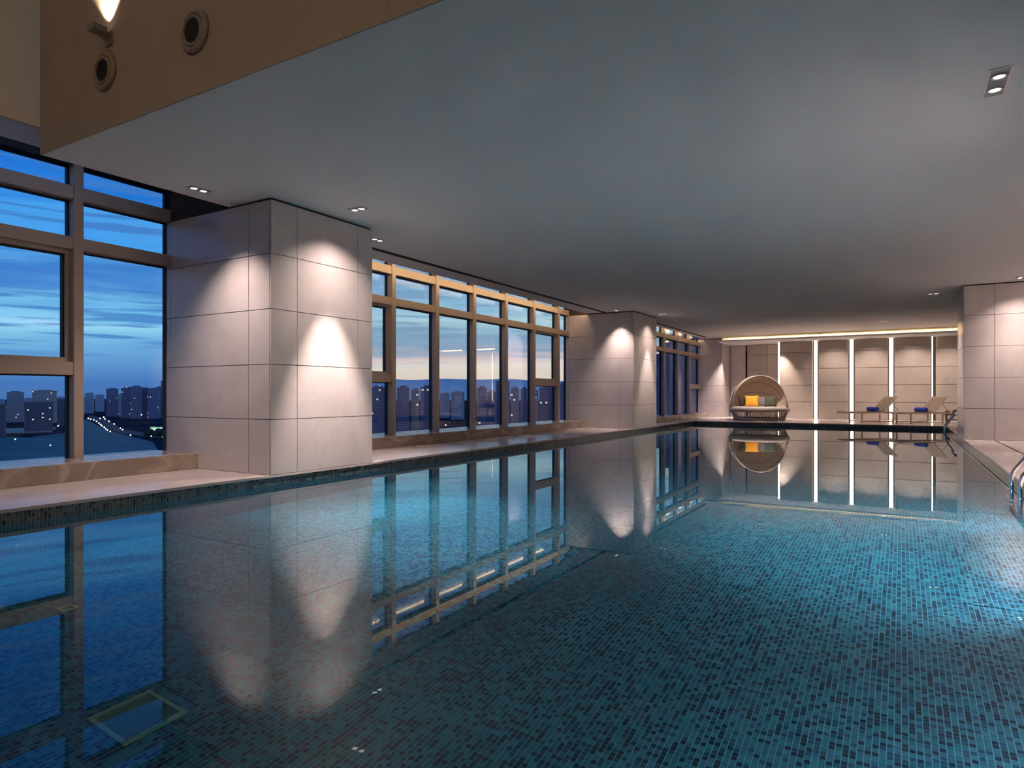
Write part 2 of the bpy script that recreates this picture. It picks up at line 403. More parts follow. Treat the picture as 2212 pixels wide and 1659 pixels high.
# ------------------------------------------------------------------ lamps
M['bulb'] = emit('halogen_bulb', (1,.90,.84,1), 3.2)
WARM = (1.0, .80, .72)
def spot(parent, loc, target, watts, size, blend, rad=.02, colr=WARM):
    l = bpy.data.lights.new('spot_lamp', 'SPOT'); l.energy = watts; l.spot_size = math.radians(size); l.spot_blend = blend
    l.shadow_soft_size = rad; l.color = colr
    o = bpy.data.objects.new('spot_lamp', l); COL.objects.link(o); o.parent = parent
    o.location = loc
    dv = Vector(target)-Vector(loc); o.rotation_euler = dv.to_track_quat('-Z', 'Y').to_euler()
    l.cycles.is_caustics_light = True
    return o
def downlight(x, y, rz, label, beams, quad=False):
    r = empty('recessed_downlight', (x, y, ZC), rz); tag(r, label, 'ceiling light', 'twin recessed ceiling spotlights')
    h = .075 if not quad else .16
    MB().box(-.075, -.062, -h*1.7, h*1.7, -.006, 0).box(.062, .075, -h*1.7, h*1.7, -.006, 0).box(-.062, .062, -h*1.7, -h*1.7+.013, -.006, 0).box(-.062, .062, h*1.7-.013, h*1.7, -.006, 0).build('trim_frame', M['chrome'], r)
    MB().box(-.062, .062, -h*1.7+.013, h*1.7-.013, -.003, 0).build('recess_plate', M['greytrim'], r)
    for s in (-1, 1):
        k = MB().lathe([(.052, 0), (.052, -.012), (.042, -.012), (.040, -.004)], 20, Matrix.Translation((0, s*h*.8, -.003))).build('lamp_ring', M['chrome'], r)
        MB().lathe([(.0005, -.008), (.039, -.008)], 20, Matrix.Translation((0, s*h*.8, -.003))).build('bulb', M['bulb'], r)
    for (dx, dy, tx, ty, tz, wt, sz, bl) in beams:
        ca, sa = math.cos(-rz), math.sin(-rz)
        L = lambda a, b2: (ca*a-sa*b2, sa*a+ca*b2)
        a = L(dx, dy); t2 = L(tx-x, ty-y)
        spot(r, (a[0], a[1], -.03), (t2[0], t2[1], tz-ZC), wt, sz, bl)
    return r
# beams: offset dx,dy; target x,y,z; watts; cone; blend
downlight(-7.15, 4.74, 0, 'twin ceiling spotlight in front of the left face of the near column', [(0,0,-7.3,4.8,0,330,96,1)])
downlight(-6.12, 6.32, PI/2, 'twin ceiling spotlight over the water beside the near column', [(0,0,-6.19,6.32,0,1400,46,.6), (0,.03,-6.2,6.32,0,190,120,1), (.05,0,-4.95,5.9,0,2600,46,.9)])
downlight(-7.07, 7.72, 0, 'twin ceiling spotlight just behind the near column', [(0,0,-7.07,7.75,0,420,80,1)])
downlight(-7.08, 17.76, 0, 'twin ceiling spotlight in front of the left face of the second column', [(0,0,-7.08,17.75,0,360,80,1)])
downlight(-6.20, 19.30, PI/2, 'twin ceiling spotlight over the water beside the second column', [(0,0,-6.28,19.3,0,600,50,.6), (0,0,-6.28,19.3,0,120,120,1)])
downlight(.66, 18.74, PI/2, 'twin ceiling spotlight left of the right hand column', [(0,0,.66,18.74,0,200,80,.8)])
downlight(2.12, 17.07, 0, 'twin ceiling spotlight in front of the right hand column', [(0,0,2.12,17.15,0,240,72,1), (0,0,2.3,17.2,0,150,120,1)])
downlight(.64, 6.31, 0, 'large ceiling spotlight at the upper right, nearest the viewer', [(0,.1,.9,6.3,0,250,70,.7), (0,-.1,.15,7.7,0,3300,80,1)], quad=True)
downlight(-6.25, 28.6, 0, 'ceiling spotlight above the narrow corner column', [(0,0,-6.45,28.9,0,800,66,.9)])
for xx in (-2.3, -1.0, .4, 1.6): downlight(xx, 28.75, PI/2, 'ceiling spotlight added in the soffit to wash the far wall panels', [(0,0,xx,29.0,0,120,130,1)])  # washers added to brighten the far wall
downlight(-4.3, 24.6, PI/2, 'small ceiling spotlight added over the far deck to brighten the daybed', [(0,0,-4.65,26.5,.6,650,75,1)])  # lamp added to brighten the inside of the canopy
for xx, yy in ((-.5, 24.9), (1.7, 25.2)): downlight(xx, yy, PI/2, 'small ceiling spotlight added to brighten the far deck furniture', [(0,0,xx,yy+1.6,.6,200,110,1)])  # lamps added at unlit ceiling dots to brighten the far deck
downlight(-4.35, 29.1, 0, 'ceiling spotlight over the left end of the panelled far wall', [(0,0,-4.35,29.35,0,520,66,.9)])
for o in bpy.data.objects:
    if o.name.startswith('recessed_downlight') and o.location.y > 28.2: o.location.z = 3.21

# ------------------------------------------------------------------ things on the upper brown wall
M['nozzle'] = plain('bronze_nozzle', (.30,.24,.19,1), .45, .2)
for x, z, lab in ((-4.92, 3.94, 'round jet air nozzle on the brown upper wall, the higher one to the right'), (-6.27, 3.96, 'round jet air nozzle on the brown upper wall, the lower one under the lamp')):
    r = empty('air_nozzle', (x, 3.234, z)); tag(r, lab, 'air vent', 'jet nozzles on the brown wall')
    R = Matrix.Rotation(PI/2, 4, 'X')
    MB().lathe([(.10,0),(.175,0),(.18,.012),(.165,.03),(.135,.035),(.125,.005),(.10,.0)], 40, R).build('flange', M['nozzle'], r)
    R2 = Matrix.Rotation(.06, 4, 'Z') @ Matrix.Rotation(PI/2+.05, 4, 'X')
    MB().lathe([(.124,.0),(.124,.03),(.116,.044),(.104,.046),(.098,.040),(.096,.022)], 40, R2).build('eyeball', M['nozzle'], r)
    MB().lathe([(.0005,.026),(.0965,.026)], 32, R2).build('throat', M['black'], r)
r = empty('wall_lamp', (-6.2, 3.234, 4.26)); tag(r, 'small brown wall uplight glowing on the upper wall', 'wall lamp')
MB().box(-.05, .05, -.02, 0, -.09, .03).build('back_plate', M['nozzle'], r)
MB().bar((0,-.02,-.05), (0,-.12,.0), .03, .02).build('arm', M['nozzle'], r)
MB().box(-.06, .06, -.17, -.05, -.01, .055).build('lamp_head', M['nozzle'], r, bevel=.006)
MB().box(-.045, .045, -.155, -.065, .0551, .058).build('bulb', M['bulb'], r)
spot(r, (0, -.085, .075), (0, -.02, 1.4), 90, 84, .5, .02, (1,.80,.60))

# unseen lamps added to lift the ambient light: right deck, cove, high hall, pool
for yy in (9.6, 12.0, 14.4): downlight(2.4, yy, 0, 'added fill spotlight over the right hand deck, out of view', [(0,0,2.4,yy,0,160,90,.8)])
led(X1-.10, X1-.06, 7.3, 17.5, 3.02, 3.05, 'warm fill strip added along the top of the right hand wall, out of view', 'led_fill', None)
MB().box(X1-.16, X1, 7.3, 17.5, 2.96, 3.0).box(X1-.18, X1-.16, 7.3, 17.5, 2.96, 3.07).build('trim_8', M['ceil']); tag(bpy.data.objects['trim_8'], 'ledge carrying the added fill strip on the right hand wall', 'trim', kind='structure')  # ledge made up to carry the added strip
def fill_pendant(x, y):  # pendants added behind the viewer for warm ambient light
    r = empty('added_pendant', (x, y, 5.2)); tag(r, 'added fill lamp shaped as a drum pendant in the high hall behind the viewer', 'pendant lamp', 'added drum pendants of the high hall')
    MB().lathe([(.0005,0),(.35,0),(.35,.28),(.0005,.28)], 32).build('shade', M['drum'], r)
    MB().tube([(0,0,.28),(0,0,1.0)], .01, 8).build('cord', M['black'], r)
M['uw'] = emit('underwater_fill_lens', (.9,1,1,1), 6)
def underwater(x, y, z, rz, watts, label, tilt=-.12, size=165):  # unseen pool lamps added to brighten the basin
    r = empty('underwater_fill', (x, y, z), rz); tag(r, label, 'pool light', 'added underwater fill lights')
    Rm = Matrix.Rotation(PI/2, 4, 'X')
    MB().lathe([(.09,0),(.13,0),(.13,.015),(.11,.03),(.09,.02)], 28, Rm).build('lamp_ring', M['steel'], r)
    MB().lathe([(.0005,.012),(.09,.012)], 28, Rm).build('lens', M['uw'], r)
    spot(r, (0, -.06, 0), (-.9, -1, tilt), watts, size, .6, .05, (.92,.98,1))
for y in (3.0, 5.6, 8.2): underwater(PX1+.02, y, -.75, -PI/2, UW_FILL, 'round underwater fill light added in the right pool wall, out of view')
M['drum'] = emit('fill_drum_glow', (1,.80,.58,1), 13)
for x, y in ((-5.2,-2.6), (-1.6,-2.6), (2.0,-2.6)): fill_pendant(x, y)
# ------------------------------------------------------------------ pool ladders
def ladder(y, label):
    r = empty('pool_ladder', (PX1, y, 0)); tag(r, label, 'pool ladder', 'steel ladders on the right side of the pool')
    for s in (-.36, .27):
        pts = [(-.10, s, -1.25), (-.10, s, .02)]
        for k in range(1, 6): a = k/5*math.radians(33); pts.append((-.10+.22*(1-math.cos(a)), s, .02+.22*math.sin(a)))
        pts += [(.10, s, .39)]
        for k in range(0, 9):
            a = k/8*math.radians(147); pts.append((.20-.115*math.cos(a-math.radians(57)+math.radians(57))+.0, s, .42+.115*math.sin(a)))
        pts += [(.318, s, .30), (.32, s, 0)]
        MB().tube(pts, .022, 14).build('rail', M['steel'], r)
        MB().lathe([(.022,.0),(.05,.0),(.05,.012),(.03,.02),(.022,.02)], 20, Matrix.Translation((.32, s, 0))).build('floor_flange', M['steel'], r)
    for z in (-.35, -.62, -.89, -1.16):
        MB().box(-.16, -.06, -.34, .25, z, z+.025).build('tread', M['steel'], r, bevel=.006)
    return r
ladder(9.15, 'polished steel pool ladder cut off by the right edge of the photo')
ladder(22.9, 'small steel pool ladder far away beside the right hand column')
o = MB().box(1.735, 1.765, 6, 17.6, 0, .004).build('drain_channel', M['joint']); tag(o, 'thin dark drain slot running along the right hand deck', 'drain')

# ------------------------------------------------------------------ daybed
M['wicker'] = plain('grey_brown_wicker', (.30,.255,.215,1), .7, noise=.35, nscale=60)
M['hood'] = plain('beige_canopy_fabric', (.66,.53,.40,1), .85, spec=.1)
M['mattress'] = plain('off_white_mattress', (.62,.56,.50,1), .9, spec=.1)
def daybed():
    r = empty('daybed', (-4.68, 26.3, 0), .42); tag(r, 'round wicker daybed with a folding beige canopy, at the far left', 'daybed')
    n = 40
    MB().lathe([(.90,.02),(.93,.02),(.95,.10),(.93,.12),(.90,.10)], n).build('base_ring', M['wicker'], r)
    MB().lathe([(1.02,.34),(1.08,.36),(1.10,.45),(1.05,.48),(.96,.46),(.96,.38)], n).build('seat_rim', M['wicker'], r)
    k = MB()
    for i in range(56):
        a = i*2*PI/56
        for da in (-.075, .075):
            k.bar((.92*math.cos(a+da), .92*math.sin(a+da), .10), (1.04*math.cos(a-da), 1.04*math.sin(a-da), .37), .022, .012)
    k.build('woven_skirt', M['wicker'], r)
    for i in range(5):
        a = i*2*PI/5+.3
        MB().lathe([(.03,0),(.03,.03)], 12, Matrix.Translation((.8*math.cos(a), .8*math.sin(a), 0)), True, True).build('foot', M['black'], r)
    MB().lathe([(.0005,.40),(.95,.40),(.985,.43),(.985,.50),(.95,.535),(.0005,.54)], n).build('mattress', M['mattress'], r)
    R, H, z0 = 1.03, 1.28, .47
    def dome(p0, p1, rr, ribs, sag):
        def fn(u, v):
            ph = math.radians(p0+(p1-p0)*u); t = PI*v
            s = 1-sag*abs(math.sin(PI*u*ribs))*math.sin(t)
            return (rr*math.cos(t), -rr*s*math.sin(t)*math.cos(ph), z0+H*(rr/R)*s*math.sin(t)*math.sin(ph))
        return fn
    MB().grid(dome(78, 176, R, 4, .035), 48, 40, .014).build('canopy', M['hood'], r)
    for i in range(5):
        ph = math.radians(78+98*i/4)
        pts = [((R-.012)*math.cos(PI*j/36), -(R-.012)*math.sin(PI*j/36)*math.cos(ph), z0+H*(R-.012)/R*math.sin(PI*j/36)*math.sin(ph)) for j in range(37)]
        MB().tube(pts, .011, 8).build('canopy_rib', M['wicker'], r)
    MB().grid(dome(120, 178, R+.05, 1, 0), 20, 40, .03).build('wicker_back', M['wicker'], r)
    return r
DB = daybed()
def cushion(x, y, z, w, h, t, rz, tilt, mat, label):
    def fn(sgn):
        def g(u, v):
            a, b2 = 2*u-1, 2*v-1
            pin = (1-a*a)*(1-b2*b2); e = 1-.09*(1-abs(a)**2)*abs(b2)**2-.0
            ex = a*w/2*(1-.08*(1-b2*b2)*0-.07*(1-abs(b2))*abs(a)); ey = b2*h/2*(1-.07*(1-abs(a))*abs(b2))
            return (ex, sgn*t/2*max(pin, 0)**.45, ey)
        return g
    m = MB()
    for s in (1, -1):
        n = 12; f2 = fn(s); V = [[m.bm.verts.new(f2(i/n, j/n)) for j in range(n+1)] for i in range(n+1)]
        for i in range(n):
            for j in range(n): m.smooth.append(m.bm.faces.new((V[i][j],V[i+1][j],V[i+1][j+1],V[i][j+1])))
    bmesh.ops.remove_doubles(m.bm, verts=m.bm.verts[:], dist=1e-4)
    m.bm.transform(Matrix.Translation((0,0,h/2*math.cos(tilt))) @ Matrix.Rotation(-tilt, 4, 'X'))
    o = m.build('cushion', mat); o.location = (x, y, z); o.rotation_euler.z = rz
    return tag(o, label, 'cushion', 'cushions on the daybed')
M['cu_b'] = plain('black_cushion', (.035,.025,.015,1), .9); M['cu_o'] = plain('orange_cushion', (.80,.36,.02,1), .85)
M['cu_g'] = plain('grey_cushion', (.16,.15,.13,1), .9); M['cu_d'] = plain('dark_green_cushion', (.075,.08,.06,1), .9)
cushion(-5.20, 26.05, .535, .40, .42, .15, .75, .35, M['cu_b'], 'black cushion at the left end of the row on the daybed')
cushion(-4.88, 25.92, .535, .50, .44, .16, .20, .30, M['cu_o'], 'bright orange cushion on the daybed')
cushion(-4.55, 26.12, .535, .40, .40, .14, .10, .35, M['cu_g'], 'mid grey cushion between the orange and the dark green ones')
cushion(-4.22, 26.02, .535, .42, .42, .15, .15, .32, M['cu_d'], 'dark green striped cushion at the right of the row on the daybed')

# ------------------------------------------------------------------ loungers
M['frame'] = plain('pale_bronze_frame', (.62,.50,.36,1), .35, .5); M['sling'] = plain('beige_sling', (.30,.23,.165,1), .8, spec=.2)
M['towel'] = plain('blue_towel', (.055,.075,.40,1), .95, spec=.1, noise=.25, nscale=50)
def lounger(x, y, rz, label):
    r = empty('sun_lounger', (x, y, 0), rz); tag(r, label, 'sun lounger', 'sun loungers before the far wall')
    L, Wd, zt, hx = 2.0, .68, .36, .62       # foot at -x
    for s in (-1, 1):
        MB().bar((-L/2, s*Wd/2, zt), (L/2, s*Wd/2, zt), .035, .045).build('side_rail', M['frame'], r)
        for xx in (-.55, .62):
            MB().bar((xx, s*Wd/2, zt), (xx, s*Wd/2, 0), .04, .04).build('leg', M['frame'], r)
        MB().bar((-.55, s*Wd/2, .05), (.62, s*Wd/2, .05), .025, .03).build('stretcher', M['frame'], r)
    for xx in (-L/2, L/2): MB().bar((xx, -Wd/2-.017, zt), (xx, Wd/2+.017, zt), .035, .045, (0,0,1)).build('end_rail', M['frame'], r)
    MB().grid(lambda u, v: (-L/2+.02+(L*.5+.28)*u, (v-.5)*(Wd-.04), zt+.025-.02*math.sin(PI*v)), 12, 8, .02).build('seat', M['sling'], r)
    a = math.radians(47); bx = .30; ln = .74
    MB().grid(lambda u, v: (bx+ln*u*math.cos(a), (v-.5)*(Wd-.06), zt+.03+ln*u*math.sin(a)-.015*math.sin(PI*v)), 10, 8, .025).build('backrest', M['sling'], r)
    for s in (-1, 1):
        MB().bar((bx, s*(Wd/2-.03), zt+.02), (bx+(ln+.01)*math.cos(a), s*(Wd/2-.03), zt+.02+(ln+.01)*math.sin(a)), .028, .035).build('back_frame', M['frame'], r)
        MB().bar((bx+.45*math.cos(a), s*(Wd/2-.05), zt+.02+.45*math.sin(a)), (bx+.62, s*(Wd/2-.05), zt), .02, .02).build('back_prop', M['frame'], r)
    return r
LR = math.radians(38)
lounger(-.95, 26.25, LR, 'beige sun lounger on the left with its foot towards the daybed')
lounger(.50, 26.25, LR, 'beige sun lounger on the right, nearest the stone column')
def towel(x, y, z, rz, label):
    m = MB()
    sp = [(.012+.0075*k/12*4)*1 for k in range(40)]
    prof = [(.08,-.01)]
    m.lathe([(.0005,-.24),(.05,-.24),(.075,-.235),(.08,-.22),(.08,.22),(.075,.235),(.05,.24),(.03,.225),(.0005,.225)], 24, Matrix.Translation((0,0,.08)) @ Matrix.Rotation(PI/2, 4, 'X'))
    m.box(.0, .12, -.235, .235, .0, .022)
    o = m.build('rolled_towel', M['towel']); o.location = (x, y, z); o.rotation_euler.z = rz
    return tag(o, label, 'towel', 'rolled blue towels on the loungers')
def on_lounger(lx, ly, d, side): return (lx+d*math.cos(LR)-side*math.sin(LR), ly+d*math.sin(LR)+side*math.cos(LR))
p = on_lounger(-.95, 26.25, .10, .0); towel(p[0], p[1], .395, LR, 'rolled blue towel on the seat of the left lounger')
p = on_lounger(.50, 26.25, .10, .0); towel(p[0], p[1], .395, LR, 'rolled blue towel on the seat of the right lounger')
M['darkwood'] = plain('dark_wood', (.05,.038,.03,1), .45)
r = empty('table_stand_in', (1.72, 27.6, 0)); tag(r, 'low dark table shape behind the right lounger by the column', 'side table')  # table shape stands in for an unidentified dark patch
MB().box(-.42, .42, -.25, .25, .26, .30).build('table_top', M['darkwood'], r, bevel=.005)
for sx in (-.36, .36):
    for sy in (-.2, .2): MB().box(sx-.02, sx+.02, sy-.02, sy+.02, 0, .26).build('leg', M['darkwood'], r)
MB().box(-.36, .36, -.2, .2, .10, .12).build('lower_shelf', M['darkwood'], r)
o = MB().box(-.06, .06, -.05, .05, 0, .12).build('tissue_box', M['black'], None, (1.40, 27.55, .30), .2, bevel=.008); tag(o, 'small black box standing on the low dark table shape', 'box')

# ------------------------------------------------------------------ the city outside (eye about 60 m above the streets)
GZ = -60
def bld_mat(name, col, lit, warm=(1,.85,.6,1), strength=1.2, hx=3.2, hz=3.1):
    t = NT(name); tc = t.add('ShaderNodeTexCoord'); sp = t.add('ShaderNodeSeparateXYZ'); t.link(tc.outputs['Object'], sp.inputs[0])
    a = t.math('DIVIDE', t.math('ADD', sp.outputs[0], sp.outputs[1]), hx); c2 = t.math('DIVIDE', sp.outputs[2], hz)
    cm = t.add('ShaderNodeCombineXYZ'); t.link(t.math('FLOOR', a), cm.inputs[0]); t.link(t.math('FLOOR', c2), cm.inputs[1])
    oi = t.add('ShaderNodeObjectInfo'); t.link(t.math('MULTIPLY', oi.outputs['Random'], 97), cm.inputs[2])
    wn = t.add('ShaderNodeTexWhiteNoise', noise_dimensions='3D'); t.link(cm.outputs[0], wn.inputs['Vector'])
    win = t.math('MULTIPLY', t.math('LESS_THAN', t.math('ABSOLUTE', t.math('SUBTRACT', t.math('FRACT', a), .5)), .32),
                 t.math('LESS_THAN', t.math('ABSOLUTE', t.math('SUBTRACT', t.math('FRACT', c2), .5)), .28))
    on = t.math('MULTIPLY', win, t.math('GREATER_THAN', wn.outputs['Value'], 1-lit))
    dark = tuple(c*.55 for c in col[:3])+(1,)
    t.link(t.mix(win, col, dark), t.b.inputs['Base Color']); t.b.inputs['Roughness'].default_value = .6
    t.b.inputs['Emission Color'].default_value = warm
    t.link(t.math('MULTIPLY', on, strength), t.b.inputs['Emission Strength'])
    return t.m
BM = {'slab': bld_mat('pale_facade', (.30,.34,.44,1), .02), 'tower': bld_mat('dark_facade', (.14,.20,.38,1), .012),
      'far': bld_mat('haze_tinted_facade', (.28,.44,.62,1), 0), 'low': bld_mat('low_facade', (.08,.11,.19,1), .02)}  # far facades carry distance haze in their base colour
CITY = [
(-1670,672,31.6,8,'slab','pale slab tower left of the two blocks seen through the lower left pane'),
(-1576,688,43.6,10.8,'slab','broad slab block with a rooftop box, seen in the lower left pane'),
(-1221,524,40.3,-11.3,'low','dark low block in front of the broad slab block in the lower left pane'),
(-1138,431,28.5,-14,'low','low blue hall at the extreme left of the lower left pane'),
(-1400,640,16,-8.2,'low','narrow block half hidden by the dark mullion of the left window'),
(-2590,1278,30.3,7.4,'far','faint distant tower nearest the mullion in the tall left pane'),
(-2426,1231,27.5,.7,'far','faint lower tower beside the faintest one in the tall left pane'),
(-1882,988,30.6,18.7,'tower','grey tower with a stepped top in the middle of the tall left pane'),
(-1715,938,27,19.9,'tower','dark tower at the near end of the dense row in the tall left pane'),
(-1661,930,28,22.9,'tower','dark tower second in the dense row of the tall left pane'),
(-1681,964,28,18.7,'tower','dark tower third in the dense row of the tall left pane'),
(-1613,947,28,17,'tower','dark tower fourth in the dense row of the tall left pane'),
(-1634,979,27,22.3,'tower','dark tower under the tallest one in the tall left pane'),
(-1715,1040,23.3,41,'tower','tallest dark tower beside the stone column edge in the tall left pane'),
(-607,664,19.6,12.8,'tower','dark blue tower behind the narrow first pane of the long window'),
(-517,610,14.9,11.5,'tower','dark block at the left of the second pane of the long window'),
(-519,635,10.2,8.9,'slab','pale ended block in the middle of the second pane of the long window'),
(-519,660,18.8,12.7,'tower','dark flat topped block at the right of the second pane of the long window'),
(-1016,1363,26.2,5.6,'far','haze-tinted block at the left of the third pane of the long window'),
(-931,1302,33.8,8.7,'far','haze-tinted wide block at the right of the third pane of the long window'),
(-441,667,11.9,11.1,'tower','dark red brown tower at the left of the fourth pane of the long window'),
(-485,758,12.1,6.6,'tower','lower blue tower between two taller ones in the fourth pane of the long window'),
(-446,724,18.1,20.8,'tower','tallest tower, split by a mullion of the long window'),
(-407,689,10.8,10,'slab','lilac slab tower in the fifth pane of the long window'),
(-437,764,8.7,10.9,'tower','narrow dark tower at the right of the fifth pane of the long window'),
(-368,665,11.8,8.4,'tower','blue tower at the left of the sixth pane of the long window'),
(-363,690,18.8,11.4,'tower','wide dark tower behind the low transom of the sixth pane'),
(-338,681,7.5,14.9,'tower','blue tower at the left of the last pane of the long window'),
(-346,722,12.4,19,'tower','tall blue tower at the end of the long window beside the stone column'),
]
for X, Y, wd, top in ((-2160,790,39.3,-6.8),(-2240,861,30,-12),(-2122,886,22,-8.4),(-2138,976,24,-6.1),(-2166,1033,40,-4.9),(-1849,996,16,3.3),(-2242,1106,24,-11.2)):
    CITY.append((X, Y, wd, top, 'far', 'faint low block in the haze-tinted distant skyline outside the left window'))
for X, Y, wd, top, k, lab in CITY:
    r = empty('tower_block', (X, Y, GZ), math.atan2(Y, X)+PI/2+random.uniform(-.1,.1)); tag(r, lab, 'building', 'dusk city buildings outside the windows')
    h = top-GZ; d = wd*.8
    m = MB().box(-wd*.47, wd*.47, -d/2, d/2, 0, h*.965)
    m.build('facade', BM[k], r)
    if k == 'low': MB().box(-wd*.49, wd*.49, -d/2-.4, d/2+.4, h*.965, h).build('roof', BM[k], r)
    else:
        MB().box(-wd*.3, wd*.25, -d*.3, d*.3, h*.965, h).build('roof_plant', BM[k], r)
        MB().box(-wd*.49, wd*.49, -d/2-.3, d/2+.3, h*.95, h*.967).build('parapet', BM[k], r)
M['bluetower'] = bld_mat('blue_office_facade', (.14,.19,.42,1), 0, hx=6, hz=3.6)
r = empty('office_building', (-29, 118, GZ), .12); tag(r, 'near dark blue office building filling the far small window', 'building')
MB().box(-16, -6.2, -12, 12, 0, 67.7).box(-6.2, 22, -12, 12, 0, 70.9).build('facade', M['bluetower'], r)
MB().box(-2, 12, -6, 6, 70.9, 73).build('roof_plant', M['bluetower'], r)
# ground, river, roads
M['land'] = plain('dark_ground', (.022,.032,.055,1), 1, spec=0, noise=.6, nscale=.012)
MB().box(-9000, 4000, -2500, 9000, GZ-2, GZ).build('city_ground', M['land']); tag(bpy.data.objects['city_ground'], 'dark low ground of the city far below', 'ground', kind='structure')
def poly(name, pts, z, mat, label, cat, kind, th=.6):
    m = MB(); a = [m.bm.verts.new((x, y, z)) for x, y in pts]; c2 = [m.bm.verts.new((x, y, z-th)) for x, y in pts]; n = len(pts)
    m.bm.faces.new(a); m.bm.faces.new(c2[::-1])
    for i in range(n): m.bm.faces.new((a[i], c2[i], c2[(i+1)%n], a[(i+1)%n]))
    return tag(m.build(name, mat), label, cat, kind=kind)
M['river'] = plain('river_water', (.07,.15,.165,1), .6, spec=.08, noise=.2, nscale=.02)
poly('river', [(-1200,400),(-1049,437),(-1124,519),(-1702,832),(-1184,608),(-1025,550),(-813,476),(-560,340),(-560,240),(-800,200)], GZ+.8, M['river'], 'grey green river bend below the tall left window', 'river', 'structure')
M['prom'] = plain('lit_promenade', (.30,.34,.28,1), .8)
poly('promenade_path', [(-1208,430),(-1171,520),(-1330,600),(-1380,480)], GZ+.9, M['prom'], 'pale embankment path beside the river in the lower left pane', 'path', 'structure')
M['asph'] = plain('asphalt', (.05,.05,.055,1), .8)
poly('riverside_road', [(-1836,900),(-1215,625),(-1036,557),(-843,517),(-898,550),(-1158,623),(-1691,874),(-1986,982)], GZ+.9, M['asph'], 'riverside road lined with street lamps in the tall left pane', 'road', 'structure')
# street lamps
M['streetglow'] = emit('street_lamp_glow', (1,.93,.80,1), 7); M['pole'] = plain('lamp_pole', (.1,.1,.1,1), .6)
proto = empty('street_lamp', (0,0,0)); tag(proto, 'distant street lamp glowing white in the dusk city', 'street lamp', 'street lamps of the dusk city')
MB().tube([(0,0,0),(0,0,9.4)], .12, 6).build('pole', M['pole'], proto)
hd = MB(); bmesh.ops.create_icosphere(hd.bm, subdivisions=2, radius=1); hd.build('lamp_head', M['streetglow'], proto)
LAMPS = [(-2382,958,2.2),(-1708,719,1.6),(-1693,727,1.6),(-3754,1710,3.6),(-1170,530,1.1),(-863,347,.8),(-731,324,.7),(-1474,725,1.5),(-1428,707,1.4),(-1384,691,1.4),(-1308,658,1.3),(-1221,618,1.2),(-1162,591,1.2),(-1109,566,1.1),(-1059,544,1.1),(-1014,523,1.0),(-973,504,1.0),(-933,487,1.0),(-1534,787,1.6),(-1417,729,1.4),(-1453,738,1.5),(-1288,670,1.3),(-1160,612,1.2),(-1010,542,1.0),(-967,522,1.0),(-827,456,.9),(-787,459,.8),(-758,456,.8),(-1677,938,1.8),(-1627,924,1.7),(-1730,1000,1.9),(-1674,985,1.8),(-2124,1112,2.2),(-651,876,1.2)]
for i, (X, Y, R) in enumerate(LAMPS):
    o = proto if i == 0 else copy_tree(proto)
    o.location = (X, Y, GZ)
    for ch in o.children:
        if ch.name.startswith('lamp_head'): ch.location = (0,0,10); ch.scale = (R*.8, R*.8, R*.8)
M['pavilion'] = emit('pavilion_glow', (.55,1,.75,1), .9)
r = empty('lit_pavilion', (-1010, 598, GZ), math.atan2(598,-1010)+PI/2); tag(r, 'low pavilion glowing greenish white beside the riverside road', 'building')
MB().box(-9, 9, -4, 4, 0, 9).build('lit_walls', M['pavilion'], r)
MB().box(-10, 10, -5, 5, 9, 10.2).build('roof', BM['low'], r)
M['trees'] = plain('dark_foliage', (.02,.035,.03,1), .95, noise=.5, nscale=.2)
m = MB()
for i in range(90):
    t = random.random(); x = -960+t*200+random.uniform(-25,25); y = 562-t*35+random.uniform(-10,30); s = random.uniform(4,8)
    m.lathe([(.05,s*1.5),(s*.6,s*1.2),(s*.9,s*.7),(s*.7,s*.25),(.3,0)], 7, Matrix.Translation((x, y, GZ)))
tag(m.build('treeline_foliage', M['trees']), 'dark belt of trees along the riverside road', 'trees', kind='stuff')
# mountain ridge, its haze painted as a near-white blue base colour
M['hill'] = plain('painted_haze_mountain', (.72,.95,1,1), 1, spec=0)
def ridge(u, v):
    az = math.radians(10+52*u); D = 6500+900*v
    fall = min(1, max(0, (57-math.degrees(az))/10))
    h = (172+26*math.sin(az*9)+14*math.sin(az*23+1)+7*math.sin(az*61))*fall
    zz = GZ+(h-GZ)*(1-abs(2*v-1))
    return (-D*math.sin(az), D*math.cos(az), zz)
tag(MB().grid(ridge, 90, 4, 2).build('mountain_ridge', M['hill']), 'blue mountain ridge with painted haze on the horizon beyond the long window', 'mountain', kind='structure')

